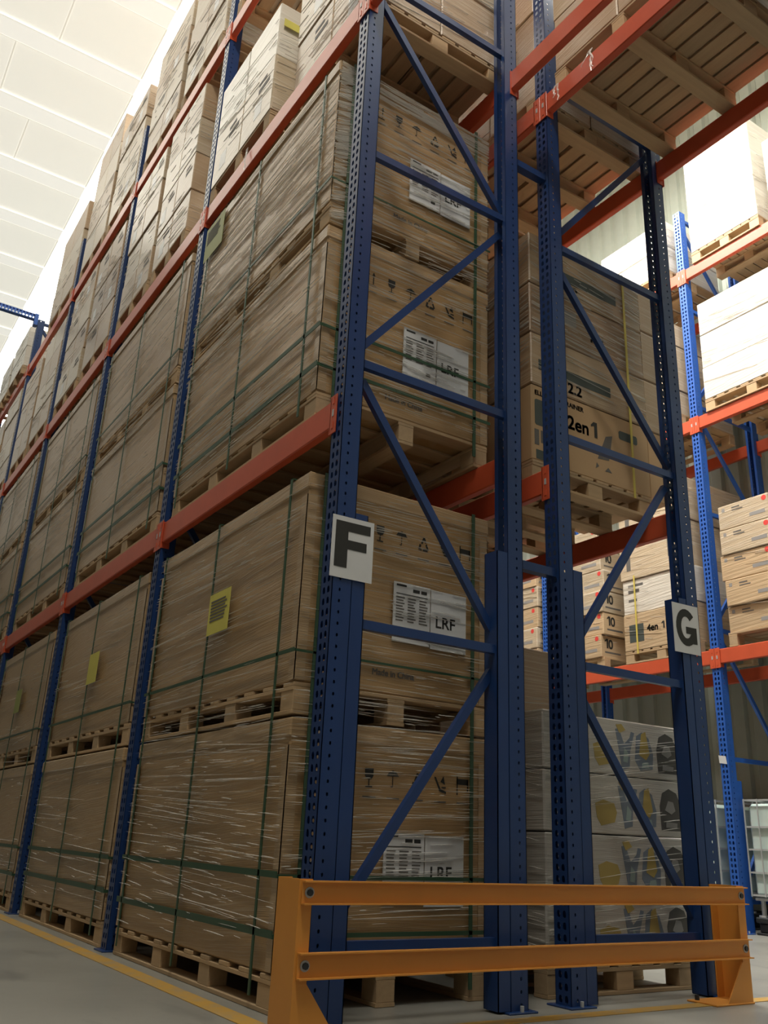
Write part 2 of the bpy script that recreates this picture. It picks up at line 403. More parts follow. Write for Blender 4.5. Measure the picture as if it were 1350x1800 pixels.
def make_frame(label, x0, y, depth, h=8.0, m=BLUE, reinf_top=2.05, pattern=0, group=None, mirror_brace=False):
    """upright frame: uprights at x0 and x0 + depth, facing outward"""
    R = root('rack_frame', label, 'rack frame', (x0, y, 0), group)
    me = upright_mesh(h, m)
    put('upright', me, R, (0, 0, 0.006)); put('upright', me, R, (depth, UW, 0.006), (0, 0, PI))
    # foot plates with anchor bolt
    for x in (-0.03, depth-UD-0.03):
        q = MB(); q.bbox(x, x+UD+0.06, -0.03, UW+0.03, 0, 0.008, m, 0.002); o = q.obj('foot_plate', R)
        b = MB(); b.cyl((x+UD/2+.03, -0.016, 0.008), (x+UD/2+.03, -0.016, 0.03), 0.009, ZINC, 6); b.obj('anchor_bolt', o)
    w2 = 0
    if reinf_top:
        w2 = 0.068
        for s in (0, 1):
            q = MB()
            xa, xb = (UD+0.001, UD+w2) if s == 0 else (depth-UD-w2, depth-UD-0.001)
            t = .004
            q.box(xa, xb, 0.001, 0.001+t, 0.01, reinf_top, m); q.box(xa, xb, UW-.001-t, UW-.001, 0.01, reinf_top, m)
            xe = xb-t if s == 0 else xa
            q.box(xe, xe+t, 0.001, UW-.001, 0.01, reinf_top, m)
            q.obj('upright_reinforcement', R)
    S = 1.2818; z0 = 0.2713; n = int((h-z0)/S)+1
    def ww(z): return (UD+w2) if (reinf_top and z < reinf_top) else UD
    yb = 0.035
    for k in range(n):
        z = z0+k*S; e = ww(z)-0.03
        q = MB(); q.bar((e, yb, z), (depth-e, yb, z), 0.032, 0.042, m)
        o = q.obj('horizontal_brace', R, fix=True)
        if k+1 < n:
            up = (k % 2 == 0) != mirror_brace
            za, zb = z+0.07, z+S-0.07
            xl, xr = 0.08, depth-0.08
            if z < 1.6: xl, xr = 0.13, depth-0.13
            p = (xl, yb+.036, za if up else zb); r = (xr, yb+.036, zb if up else za)
            q = MB(); q.bar(p, r, 0.03, 0.040, m); q.obj('diagonal_brace', R, fix=True)
    return R
def make_beam(label, x, y0, y1, z, face, m=RED, group=None, hgt=0.145):
    """shelf beam along Y; outer face at x looking to face (-1 or +1), z = its top"""
    R = root('shelf_beam', label, 'shelf beam', (x, (y0+y1)/2, z-hgt), group)
    L = (y1-y0)/2; f = face
    q = MB(); a, b = sorted((0.0, -f*0.05))
    key = ('beam', round(L, 3), f, m.name)
    if key not in _cache:
        q.bbox(a, b, -L+.052, L-.052, 0, hgt, m, 0.006)
        # stepped shelf rebate on the load side
        _cache[key] = q.mesh('beam')
        c = MB(); s = 0.006; xo = f*0.010
        x0, x1 = sorted((f*.004, f*.004+f*s)); c.bbox(x0, x1, 0.0012, 0.062, -0.045, hgt+0.012, m, 0.0015)
        x0, x1 = sorted((f*.004+f*s, -f*.055)); c.box(x0, x1, 0.0515, 0.056, -0.035, hgt+.005, m)
        for i in range(3):
            zz = -0.02+i*.065; x0, x1 = sorted((f*.0095, f*.0125)); c.box(x0, x1, .022, .036, zz, zz+.035, ZINC if i == 1 else m)
        _cache[key, 'c'] = c.mesh('connector')
    put('beam', _cache[key], R)
    me = _cache[key, 'c']
    put('end_connector', me, R, (0, -L, 0)); 
    c2 = put('end_connector', me, R, (0, L, 0)); c2.scale = (1, -1, 1)
    return R

# ------------------------------------------------------------------ pallets
def pallet(parent, L, Wd, along, z0=0.0, h=0.14, detail=True, n_deck=9, n_block=3, x0=0, y0=0, deckw=0.10):
    """pallet with its skids running along axis `along` ('x' or 'y'); footprint [x0, x0+L] x [y0, y0+Wd]"""
    t = 0.018; bh = h-4*t+0.018
    A, B = (Wd, L) if along == 'y' else (L, Wd)          # A along the skids, B across
    mA, mB = (WY, WX) if along == 'y' else (WX, WY)
    def bx(u0, u1, v0, v1, za, zb, m):                   # u along skids, v across
        if along == 'y': return (x0+v0, x0+v1, y0+u0, y0+u1, z0+za, z0+zb, m)
        return (x0+u0, x0+u1, y0+v0, y0+v1, z0+za, z0+zb, m)
    vs = [0, (B-.1)/2, B-.1]; us = [i*(A-.12)/(n_block-1) for i in range(n_block)]
    items = []
    for v in vs:
        items.append(('bottom_board', bx(0, A, v, v+.1, 0, t, mA)))
        items.append(('stringer_board', bx(0, A, v, v+.1, t+bh, 2*t+bh, mA)))
        for u in us: items.append(('block', bx(u, u+.12, v+.003, v+.097, t, t+bh, mA)))
    for i in range(n_deck):
        u = i*(A-deckw)/(n_deck-1); items.append(('deck_board', bx(u, u+deckw, 0, B, 2*t+bh, h, mB)))
    if not detail:
        q = MB()
        for n, a in items: q.box(*a)
        o = q.obj('pallet', parent, fix=True); return o
    core = None; q = MB()
    P = None
    for n, a in items:
        xa, xb, ya, yb, za, zb, m = a
        me = cbox(xb-xa, yb-ya, zb-za, m, 0.002)
        if P is None:
            P = put('pallet_stringer_board', me, parent, ((xa+xb)/2, (ya+yb)/2, za)) if n == 'stringer_board' else None
            if P: pl = P.location.copy(); continue
            core = items[0]; continue
        put(n, me, P, ((xa+xb)/2-pl.x, (ya+yb)/2-pl.y, za-pl.z), (0, 0, rnd.uniform(-.004, .004)))
    xa, xb, ya, yb, za, zb, m = core[1]
    put('bottom_board', cbox(xb-xa, yb-ya, zb-za, m, 0.002), P, ((xa+xb)/2-pl.x, (ya+yb)/2-pl.y, za-pl.z))
    return P

def film_folds(parent, dx, dy, z0, z1, n, seed, faces=('x', 'y'), slope=0.015, umax=None, wide=1.0):
    """thin raised folds of stretch film lying on the -X and -Y faces"""
    r = random.Random(seed); q = MB(); mm = q.mi(FILM)
    for _ in range(n):
        fc = r.choice(faces); W_ = umax or (dy if fc == 'x' else dx)
        L = r.uniform(.03, .25) if r.random() < .8 else r.uniform(.3, W_*.8); L = min(L, W_*.96)
        if _ % 14 == 0: cu, cz = r.random(), r.uniform(z0, z1)
        u = min(max(r.gauss(cu*W_, .28)-L/2, .01), W_-L-.01); z = r.gauss(cz, .10)
        if not z0+.01 < z < z1-.02: z = r.uniform(z0+.01, z1-.02)
        sl = r.gauss(slope+.03*math.sin(z*3+seed), .02)
        w = r.uniform(.001, .0032)*wide; off = r.uniform(.004, .010)
        seg = 4; n0 = len(q.v)
        for i in range(seg+1):
            t = i/seg; a = u+L*t; zz = min(max(z+sl*L*(t-.5)+r.uniform(-.0007, .0007), z0), z1-.01); ww = w*(1-abs(2*t-1)**3*.8)
            for k, (dz, o) in enumerate(((-ww, off*.4), (0, off), (ww, off*.4))):
                q.v.append((-o, a, zz+dz) if fc == 'x' else (a, -o, zz+dz))
        for i in range(seg):
            for k in (0, 1):
                b = n0+i*3+k; q.f.append([b, b+1, b+4, b+3]); q.m.append(mm)
    o = q.obj('stretch_film_folds', parent); o['kind'] = 'stuff'
    return o

def strap(parent, name, boxes, mat):
    q = MB()
    for b in boxes: q.box(*b, mat)
    return q.obj(name, parent)

# ------------------------------------------------------------------ the big double-crate loads of the left rack
def big_load(label, x0, y0, z0, dx=1.13, dy=1.98, near=False, seed=0, paper=None, group=None, upper=True):
    R = root('pallet_load', label, 'pallet load', (x0, y0, z0), group)
    r = random.Random(seed)
    lev_up = z0 > 1; ph = 0.14; bh = 1.02; step = ph+bh+0.015
    for k in (0, 1):
        zb = k*step
        pallet(R, dx-.02, dy-.02, 'y', zb, ph, near or z0 < 3, n_deck=10, n_block=4, x0=0.01, y0=0.01)
        j = r.uniform(-.006, .006)
        q = MB(); q.bbox(0.012+j, dx-.012+j, 0.012, dy-.012, zb+ph+.001, zb+ph+bh-.07, KRAFT, .008)
        C = q.obj('carton', R, fix=True)
        q = MB(); q.bbox(.004+j, dx-.004+j, .005, dy-.005, zb+ph+bh-.085, zb+ph+bh, LIDM, .008); q.obj('carton_lid', R, fix=True)
        # seam and corner boards
        q = MB(); q.box(.28, .283, .009, .0125, zb+.32, zb+.75, INKG); q.obj('carton_slit', C)
        for (cx, cy, sx, sy) in ((0, 0, 1, 1), (0, dy, 1, -1), (dx, 0, -1, 1)):
            q = MB(); xa, xb = sorted((cx+sx*.007, cx+sx*.062)); ya, yb = sorted((cy+sy*.007, cy+sy*.011)); q.box(xa, xb, ya, yb, zb+ph+.01, zb+ph+bh-.12, CORNER)
            xa, xb = sorted((cx+sx*.007, cx+sx*.011)); ya, yb = sorted((cy+sy*.007, cy+sy*.062)); q.box(xa, xb, ya, yb, zb+ph+.01, zb+ph+bh-.12, CORNER)
            q.obj('corner_board', R)
        if near:
            # handling symbols
            for i, (u, ic) in enumerate(zip((.265, .40, .53, .665, .80, .935), ICONS)):
                prints(ic, INK, 'printed_symbol', C, (u, .0105, zb+.885), scale=.088)
                prints([rect(0, 0, .07, .006)], INKG, 'printed_caption', C, (u, .0105, zb+.845))
            text('Made in China', .042, INKG, C, (.42, .0095, zb+.226), bold=.001)
            # document pouch: two sheets behind the film
            D1 = MB(); D1.box(.52, .742, -.001, .004, zb+.40, zb+.70, PAPER); D1 = D1.obj('document_sheet', R)
            D2 = MB(); D2.box(.748, .972, -.001, .004, zb+.392, zb+.695, PAPER); D2 = D2.obj('document_sheet', R)
            text('LRF', .082, INK, D2, (.775, -.0012, zb+.505), bold=.0012)
            cols = [.535, .605, .675]
            for c in cols:
                for i in range(9):
                    prints([rect(0, 0, r.uniform(.035, .052), .006)], INKG, 'printed_line', D1, (c, -.0012, zb+.62-i*.0145))
            prints([rect(0, 0, .19, .004), rect(0, .04, .06, .05), rect(.10, .02, .14, .036), rect(.15, .02, .185, .036), rect(.14, -.2, .17, -.18)], INK, 'printed_line', D1, (.535, -.0012, zb+.64))
    H = step*2-.015
    ys = [.17, dy*.53, dy-.09]
    e = .006
    for i, yy in enumerate(ys):
        strap(R, 'vertical_strap', [(-e, -.001, yy-.009, yy+.009, 0.05, H+e), (-e, dx+e, yy-.009, yy+.009, H+.001, H+e)], STRAP)
    for xx in (.10, dx-.115):
        strap(R, 'vertical_strap', [(xx-.010, xx+.010, -e, -.001, 0.05, H+e)], STRAP)
    # bands wound round the load
    for zb, hh, sl in ((.29, .030, 0), (.50, .026, .0), (1.44, .018, 0)):
        q = MB(); zz = zb+r.uniform(-.02, .02)
        q.box(-e, -.002, 0, dy, zz, zz+hh, STRAP); q.box(-e, dx, -e, -.002, zz, zz+hh*.6, STRAP); q.obj('wound_band', R)
    if paper:
        for (u, v, w, h, m) in paper:
            P = MB(); P.box(-.012, -.010, u-w/2, u+w/2, v, v+h, m); P = P.obj('label_sheet', R)
            if near:
                for i in range(7): prints([rect(0, 0, w*.8*r.uniform(.7, 1), .009)], INKG, 'printed_line', P, (-.0125, u+w*.4, v+h-.05-i*.018), side=True)
    if near:
        film_folds(R, dx, dy, 0.16, H, 1000, seed)
        if lev_up: film_folds(R, dx, dy, 1.2, H, 150, seed+5, ('y',), .3, .17, 2.6); film_folds(R, dx, dy, H-.16, H, 120, seed+6, ('y',), .0, None, 2.0)
    else: film_folds(R, dx, dy, .16, H, 240, seed, faces=('x', 'x', 'y'))
    return R

# ------------------------------------------------------------------ loads of many cartons
def carton_load(label, x0, x1, y0, y1, z0, rows, nx, ny, mats, along='x', detail=True, seed=0, group=None, gap=.006, ph=.14,
                folds=120, decorate=None, shell=True, n_deck=8, jit=.008, cat='pallet load'):
    """rows: list of carton heights from the bottom; mats: one material per row (or one for all)"""
    R = root('pallet_load', label, cat, (x0, y0, z0), group)
    r = random.Random(seed); dx, dy = x1-x0, y1-y0
    pallet(R, dx, dy, along, 0, ph, detail, n_deck=n_deck, n_block=3)
    z = ph+.001
    for k, hgt in enumerate(rows):
        m = mats[k % len(mats)]; ox, oy = r.uniform(-jit, jit), r.uniform(-jit, jit)
        cx, cy = dx/nx, dy/ny
        for i in range(nx):
            for j in range(ny):
                if shell and 0 < i < nx-1 and 0 < j < ny-1 and k < len(rows)-1: continue
                o = put('carton', cbox(cx-gap, cy-gap, hgt-.006, m, .007), R, ((i+.5)*cx+ox, (j+.5)*cy+oy+r.uniform(-.002, .002), z))
                if decorate: decorate(o, k, i, j, cx-gap, cy-gap, hgt, r)
        z += hgt
    if folds: film_folds(R, dx, dy, ph+.02, z-.01, folds, seed, slope=.1)
    return R
def deco_plain(o, k, i, j, cx, cy, h, r):
    if r.random() < .45: return
    if i == 0 and r.random() < .6:
        u = r.uniform(-.1, .2)*cy; s = min(h*.35, .13)
        prints([rect(0, 0, s*.9, s*1.1)], PAPER, 'address_label', o, (-cx/2, u+s/2, h*.2), side=True)
    if i == 0: prints([rect(0, 0, cy*.35, h*.08), rect(0, h*.14, cy*.25, h*.2)], INKG, 'printed_text', o, (-cx/2, -cy*.02, h*.62), side=True)
def deco_tool(o, k, i, j, cx, cy, h, r):
    """cartons on the right rack: small print, red dot, number on the end"""
    if i == 0:
        prints([rect(0, 0, cy*.16, h*.05), rect(0, -h*.1, cy*.22, -h*.06)], INKG, 'printed_text', o, (-cx/2, cy*.22, h*.78), side=True)
        prints([rect(0, 0, cy*.3, h*.14)], PG, 'printed_text', o, (-cx/2, -cy*.12, h*.25), side=True)
        prints([rect(0, 0, cy*.06, h*.14)], PG, 'printed_symbol', o, (-cx/2, cy*.42, h*.72), side=True)
        prints([circ(0, 0, .028, 12)], DOT, 'red_sticker', o, (-cx/2, -cy*.42, h*.82), side=True)
def deco_ten(o, k, i, j, cx, cy, h, r):
    deco_tool(o, k, i, j, cx, cy, h, r)
    if j == 0: 
        one(.11, INK, o, (-cx/2+.09, -cy/2-.001, h*.42)); text('0', .15, INK, o, (-cx/2+.12, -cy/2-.001, h*.42), bold=.004)
        prints([rect(0, 0, .26, .02)], INKG, 'printed_text', o, (-cx/2+.06, -cy/2, h*.2))
exec_order = True

# ================================================================== SETTING
q = MB(); q.box(-3.6, 7.5, -6.7, 34.2, -0.2, 0, FLOOR); struct(q.obj('floor'))
# corrugated cladding: rebuilt as one folded sheet
q = MB(); pts = []; y = -6.7
while y < 34: pts += [(7.30, y), (7.30, y+.14), (7.335, y+.17), (7.335, y+.23)]; y += .26
for a, b in zip(pts, pts[1:]): q.face([(a[0], a[1], 0), (b[0], b[1], 0), (b[0], b[1], 11.06), (a[0], a[1], 11.06)], WALLM)
q.box(7.34, 7.5, -6.7, 34, 0, 11.06, WALLM); struct(q.obj('wall_right'))
q = MB(); q.box(-3.6, -3.4, -6.7, 34, 0, 11.06, WALLP); struct(q.obj('wall_left'))  # unseen wall added to block light from the lower left aisle
q = MB(); q.box(-3.6, 7.5, 34, 34.2, 0, 11.06, WALLP); struct(q.obj('wall_back'))
q = MB(); q.box(-3.6, 7.5, -6.7, -6.5, 0, 11.06, WALLP); struct(q.obj('wall_front'))  # unseen wall added close by to cut light on the rack ends
# ceiling: sheets with added glow between ribs, skylight strip above the rack
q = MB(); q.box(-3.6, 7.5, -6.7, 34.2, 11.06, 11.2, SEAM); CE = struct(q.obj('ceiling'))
YP = 1.43; ph0 = 7.36; xs = [-9.0, -5.62, -3.22, -.82]
k0 = int((-6.5-ph0)/YP)
def rs(name, xa, xb, ya, yb, za, zb, m):
    return put(name, cbox(xb-xa, yb-ya, zb-za, m, 0), CE, ((xa+xb)/2, (ya+yb)/2, za))
for k in range(k0, 19):
    ya = ph0+k*YP; yb = ya+YP
    if ya < -6.5 or yb > 34: continue
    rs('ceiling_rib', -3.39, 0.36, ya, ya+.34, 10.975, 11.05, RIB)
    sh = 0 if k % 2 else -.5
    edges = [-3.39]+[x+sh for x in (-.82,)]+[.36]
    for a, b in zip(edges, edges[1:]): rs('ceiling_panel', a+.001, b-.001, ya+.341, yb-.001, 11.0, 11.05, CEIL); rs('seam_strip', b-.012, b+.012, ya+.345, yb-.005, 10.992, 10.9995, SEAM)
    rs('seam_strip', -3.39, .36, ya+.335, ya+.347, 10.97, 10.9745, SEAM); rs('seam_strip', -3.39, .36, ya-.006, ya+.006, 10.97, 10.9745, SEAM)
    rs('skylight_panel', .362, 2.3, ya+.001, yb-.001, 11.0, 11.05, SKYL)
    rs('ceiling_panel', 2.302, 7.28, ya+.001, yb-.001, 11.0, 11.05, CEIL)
# floor lines
q = MB(); q.box(-.17, -.075, .05, 30, 0.0005, .003, LINE); tag(q.obj('floor_line'), 'worn yellow line on the floor running along the foot of the F rack', 'floor line')
q = MB(); q.box(.3, 2.9, -.175, -.095, 0.0005, .003, LINE); tag(q.obj('floor_line'), 'worn yellow line on the floor passing under the orange guard', 'floor line')

# ================================================================== RACKS
FX0, FX1 = 0.0, 1.1; GX0, GX1 = 1.354, 2.457; HX0, HX1 = 5.87, 6.97
YS = [0.0, 2.39, 4.86, 7.33, 9.80, 12.27]
ordn = ['end', 'second', 'third', 'fourth', 'fifth', 'sixth']
for i, y in enumerate(YS):
    make_frame('blue perforated end frame carrying the F sign' if i == 0 else
               f'blue upright frame of the F rack, {ordn[i]} along the row from the F sign', FX0, y, FX1-FX0, reinf_top=2.05, group='upright frames of the F rack')
for i, y in enumerate(YS[:3]):
    make_frame('dark blue rack frame at the end of the row, carrying the G sign' if i == 0 else
               f'dark blue upright frame of the G rack, {ordn[i]} along the row behind the G sign', GX0, y, GX1-GX0, reinf_top=2.05, group='upright frames of the G rack', mirror_brace=True)
for i, y in enumerate([-.08, 2.39, 4.86, 7.33]):
    lab = ['bright blue wall-side frame nearest the passage, beyond the picture edge', 'bright blue upright frame across the aisle with a scrap of paper taped to it',
           'bright blue frame of the wall-side rack behind the cartons marked 10', 'farthest bright blue frame of the wall-side rack seen between the stacks'][i]
    make_frame(lab, HX0, y, 1.1, h=8.05, m=BLUE_LIT, reinf_top=1.35, group='frames of the wall-side rack')
for nm, xx in (('F', FX0), ('G', GX0)):
    make_frame(f'blue frame across the passage holding the bridging beams of the {nm} rack', xx, -4.0, 1.1, h=8.0, group='frames across the passage')
LV = [2.635, 5.255, 7.205]; lvn = ['lowest', 'middle', 'top']
bayn = ['first', 'second', 'third', 'fourth', 'fifth']
for l, z in enumerate(LV):
    for i in range(5):
        a, b = YS[i]+.05, YS[i+1]+.05
        make_beam(f'orange-red aisle-side beam of the F rack, {lvn[l]} level, {bayn[i]} bay', FX0, a, b, z, -1, group='aisle-side beams of the F rack')
        make_beam(f'orange-red inner beam of the F rack, {lvn[l]} level, {bayn[i]} bay', FX1, a, b, z, 1, group='inner beams of the F rack')
    for i in range(2):
        a, b = YS[i]+.05, YS[i+1]+.05
        make_beam(f'orange-red inner beam of the G rack, {lvn[l]} level, {bayn[i]} bay', GX0, a, b, z, -1, group='inner beams of the G rack')
        make_beam(f'dark red outer beam of the G rack, {lvn[l]} level, {bayn[i]} bay', GX1, a, b, z, 1, group='outer beams of the G rack')
    for i, (a, b) in enumerate([(-.03, 2.44), (2.44, 4.91), (4.91, 7.38)]):
        w = ['nearest', 'middle', 'farthest'][i]
        make_beam(f'bright orange front beam of the wall-side rack, {lvn[l]} level, {w} bay', HX0, a, b, z-.01, -1, group='front beams of the wall-side rack')
        make_beam(f'orange rear beam of the wall-side rack, {lvn[l]} level, {w} bay', HX1, a, b, z-.01, 1, group='rear beams of the wall-side rack')
z = LV[1]
for lab, xx, f in (('orange-red bridging beam overhead running from the second post of the F frame', FX1, 1),
                   ('orange-red bridging beam overhead running from the inner post of the G frame', GX0, -1),
                   ('long orange-red bridging beam overhead running from the outer post of the G frame', GX1, 1),
                   ('orange-red bridging beam above the F sign reaching out over the passage', FX0, -1)):
    make_beam(lab, xx, -3.95, .05, z, f, group='bridging beams over the passage')
# row spacers between the two back-to-back frames
for lab, z in (('short blue row spacer joining the F and G posts, the lower one', 2.02), ('short blue row spacer joining the F and G posts above the carton marked 2en1', 4.60)):
    q = MB(); q.bar((FX1+.001, .05, z), (GX0-.001, .05, z), .05, .045, BLUE); R = q.obj('row_spacer', fix=True)
    tag(R, lab, 'row spacer', 'row spacers between the F and G racks')
# tie across the left aisle far down the row
q = MB(); nv = 60
cells(q, (-3.05, 9.82, 8.0), (0, 0, 1), (1, 0, 0), (0, -1, 0), 2, nv, .045, .05, HB, .003, BLUE_LIT)
q.box(-3.05, -.05, 9.823, 9.9, 8.0, 8.003, BLUE_LIT); q.box(-3.05, -.05, 9.823, 9.9, 8.087, 8.09, BLUE_LIT)
q.box(-.06, -.004, 9.80, 9.90, 7.90, 8.09, BLUE_LIT)
tag(q.obj('aisle_tie', fix=True), 'blue perforated tie across the top of the aisle at the far left', 'aisle tie')

# ================================================================== END GUARD
G = root('end_guard', 'amber steel end guard of two rails on posts in front of the racks', 'rack guard', (0, 0, 0))
gy0 = -.20; gx0, gx1 = -.166, 2.368; gh = .525
for k, (x, s) in enumerate(((gx0, 1), (gx1, -1))):
    q = MB(); t = .006
    xa, xb = sorted((x, x+s*t)); q.box(xa, xb, gy0, -.033, .008, gh, AMBER)                 # web facing outwards
    xa, xb = sorted((x+s*t, x+s*.055)); q.box(xa, xb, gy0, gy0+t, .008, gh, AMBER)             # front flange
    q.box(xa, xb, -.035-t, -.035, .008, gh, AMBER)                                         # rear flange
    # flared gusset at the foot
    q.prism([(x+s*.055, .185), (x+s*.055, .008), (x+s*.19, .008)], gy0, gy0+t, 1, AMBER)
    P = q.obj('post', G, fix=True)
    q = MB(); xa, xb = sorted((x-s*.005, x+s*.28)); q.bbox(xa, xb, gy0-.005, -.03, 0, .008, AMBER, .002); B = q.obj('base_plate', P)
    for bx_ in (x+s*.24,):
        q = MB(); q.cyl((bx_, -.06, .008), (bx_, -.06, .03), .012, BOLT, 6); q.obj('anchor_bolt', B)
for z0_, z1_ in ((.440, .520), (.200, .285)):
    q = MB(); a, b = gx0+.010, gx1-.004
    q.box(a, b, gy0-.006, gy0-.001, z0_, z1_, AMBER); q.box(a, b, gy0-.030, gy0-.006, z1_-.005, z1_, AMBER); q.box(a, b, gy0-.030, gy0-.006, z0_, z0_+.005, AMBER)
    Rl = q.obj('rail', G)
    for x in (a+.03, b-.03):
        q = MB(); zc = (z0_+z1_)/2; q.cyl((x, gy0-.016, zc), (x, gy0-.006, zc), .012, BOLT, 8); q.cyl((x, gy0-.009, zc), (x, gy0-.006, zc), .019, ZINC, 12); q.obj('bolt', Rl)

# ================================================================== SIGNS
def sign(label, letter_polys, x, zc, tilt, bend):
    R = root('aisle_sign', label, 'sign', (x, -.006, zc))
    q = MB(); N = 8
    for i in range(N):
        a, b = i/N, (i+1)/N
        for (f, yy) in ((0, 0), (1, .0015)):
            y1 = -bend*a*a+yy; y2 = -bend*b*b+yy
            p = [(a*.215, y1, 0), (b*.215, y2, 0), (b*.215, y2, .285), (a*.215, y1, .285)]
            q.face(p if f == 0 else p[::-1], PAPER)
    q.obj('paper_sheet', R)
    q = MB()
    for poly in letter_polys:
        n_ = len(q.v); k = len(poly)
        for t in (0, 1):
            for u, v in poly: q.v.append((u, -bend*(u/.215)**2-.0005-.0008*t, v))
        q.f.append([n_+k+i for i in range(k)]); q.m.append(q.mi(INK))
        for i in range(k): j = (i+1) % k; q.f.append([n_+i, n_+j, n_+k+j, n_+k+i]); q.m.append(0)
    q.obj('printed_letter', R)
    R.rotation_euler = (0, tilt, 0)
    return R
sx_ = .215
Fp = [rect(.018, .048, .083, .262), rect(.083, .218, .197, .262), rect(.083, .135, .180, .178)]
sign('white paper sign with a bold black letter F on the first post', Fp, -.020, 1.733, 0, .004)
# G as ring segments
Gp = []
cx_, cz_, ro, rx = .108, .150, .108, .084; ri, rxi = .064, .042
angs = [math.radians(40+i*(320-40+8)/18) for i in range(19)]
for a, b in zip(angs, angs[1:]):
    Gp.append([(cx_+rx*math.cos(a), cz_+ro*math.sin(a)), (cx_+rx*math.cos(b), cz_+ro*math.sin(b)), (cx_+rxi*math.cos(b), cz_+ri*math.sin(b)), (cx_+rxi*math.cos(a), cz_+ri*math.sin(a))])
Gp = [[(u, v) for u, v in p][::-1] for p in Gp]
Gp += [rect(.150, .06, .192, .155), rect(.105, .115, .150, .155)]
sign('white paper sign with a bold black letter G on the outer post', Gp, 2.222, 1.728, 0, .006)

# ================================================================== F RACK LOADS
XL = -0.0
dyF = 2.0
def bay(i): return YS[i]
pos = ['first', 'second', 'third', 'fourth', 'fifth']
for lev, z0 in ((0, 0.0), (1, LV[0])):
    for i in range(5):
        y0 = .30 if i == 0 else YS[i]+.20
        dy = 2.0 if i == 0 else 2.1
        near = i == 0
        if lev == 0:
            paper = [(.92, 1.68, .28, .23, YPAPER)] if i == 0 else [(1.0, 1.68, .24, .23, YPAPER)] if i == 1 else [(1.0, 1.68, .22, .22, GPAPER)] if i == 2 else None
        else:
            paper = [(1.80, 2.02, .34, .30, GPAPER)] if i == 0 else None
        if near: lab = ('two tall kraft crates stacked on the floor behind the F sign, yellow sheet' if lev == 0 else
                        'two tall kraft crates on the first beams above the F sign, green sheet')
        elif lev == 0 and i == 1: lab = 'wrapped crate pair on the floor in the second bay with a yellow slip'
        elif lev == 0: lab = f'wrapped pair of big kraft crates on the floor in the {pos[i]} bay'
        else: lab = f'wrapped pair of big kraft crates on the first beams in the {pos[i]} bay'
        big_load(lab, XL+(0 if near else rnd.uniform(-.01, .03)), y0, z0+.001, 1.13, dy, near, 10*lev+i, paper, group='double crate loads of the F rack')
# middle and top shelves of the F rack: carton loads, two to a bay
def fl(level, z0, y0, y1, top, mats, det, seed, lab, x0=0.0, x1=1.1):
    H = top-z0-.14; n = max(2, round(H/.42)); 
    carton_load(lab, x0, x1, y0, y1, z0+.001, [H/n]*n, 2, 2, mats, 'x', det, seed, 'carton loads on the upper shelves of the F rack', decorate=deco_plain if det else None, folds=110 if det else 50)
M2 = [('L2', .13, 1.16, 6.35, [MID, PALE], 'carton load overhead, first on the middle shelf above the F sign'),
      ('L2', 1.31, 2.36, 6.42, [PALE, WHITEC], 'pale wrapped cartons with a yellow label, second on the middle shelf')]
for i, (l, a, b, t, ms, lab) in enumerate(M2): fl(1, LV[1], a, b, t, ms, True, 30+i, lab, x0=.09 if i == 0 else .0)
Lw = [o for o in COL.objects if o.get('label') == M2[1][5]][0]
q = MB(); q.box(.03, .36, -.012, -.009, .93, 1.0, YPAPER); q.obj('yellow_label', Lw)
# scraps of stretch film caught on the beams
def scrap(label, x, y, z, seed, L=.22):
    r = random.Random(seed); q = MB(); mm = q.mi(FILM); N = 7
    for b in range(3):
        px, py, pz = 0, b*.012, 0; n0 = len(q.v); w = .022-.004*b
        for i in range(N+1):
            q.v += [(px, py-w/2*(1-i/N*.6), pz), (px-.004, py, pz), (px, py+w/2*(1-i/N*.6), pz)]
            px -= r.uniform(-.004, .008); py += r.uniform(-.014, .014); pz -= L/N*(1-.2*b)
        for i in range(N):
            for k in (0, 1): c = n0+i*3+k; q.f.append([c, c+1, c+4, c+3]); q.m.append(mm)
    tag(q.obj('film_scrap', None, (x, y, z)), label, 'plastic scrap', 'scraps of stretch film caught on beams')
scrap('torn scrap of clear film hanging over the middle aisle-side beam', -.014, 1.62, LV[1]+.02, 1)
scrap('wisp of clear film hanging from the bridging beam of the G rack', GX0-.014, -.42, LV[1]+.01, 2, .2)
scrap('wisp of clear film hanging beside the inner G post', GX0-.014, -.12, LV[1]-.02, 3, .15)
seq2 = [(2.88, 3.72, 6.98, [MID, MID, PALE, MID]), (3.83, 4.72, 6.95, [MID, PALE]), (5.05, 6.02, 6.85, [MID, KRAFT_D]), (6.14, 7.15, 6.95, [PALE, MID]), (7.50, 8.50, 6.9, [MID, PALE]),
        (8.62, 9.62, 6.8, [MID]), (9.98, 10.95, 6.9, [MID, PALE]), (11.05, 12.1, 6.8, [MID])]
wh = ['third', 'fourth', 'fifth', 'sixth', 'seventh', 'eighth', 'ninth', 'tenth']
for i, (a, b, t, ms) in enumerate(seq2): fl(1, LV[1], a, b, t, ms, i < 4, 40+i, f'brown carton load, {wh[i]} from the near end of the middle shelf')
seq3 = [(.15, 1.2, 8.7, [MID]), (1.3, 2.3, 8.8, [PALE]), (2.62, 3.62, 9.15, [PALE, MID, PALE]), (3.74, 4.72, 8.85, [MID, PALE]), (5.02, 6.0, 8.75, [PALE, PALE, MID]), (6.12, 7.15, 9.2, [PALE, MID]), (7.50, 8.75, 8.75, [MID, PALE])]
for i, (a, b, t, ms) in enumerate(seq3): fl(2, LV[2], a, b, t, ms, 1 < i < 5, 60+i, f'wrapped carton load on the top F shelf, {["first","second"][i] if i<2 else wh[i-2]} from the near end')
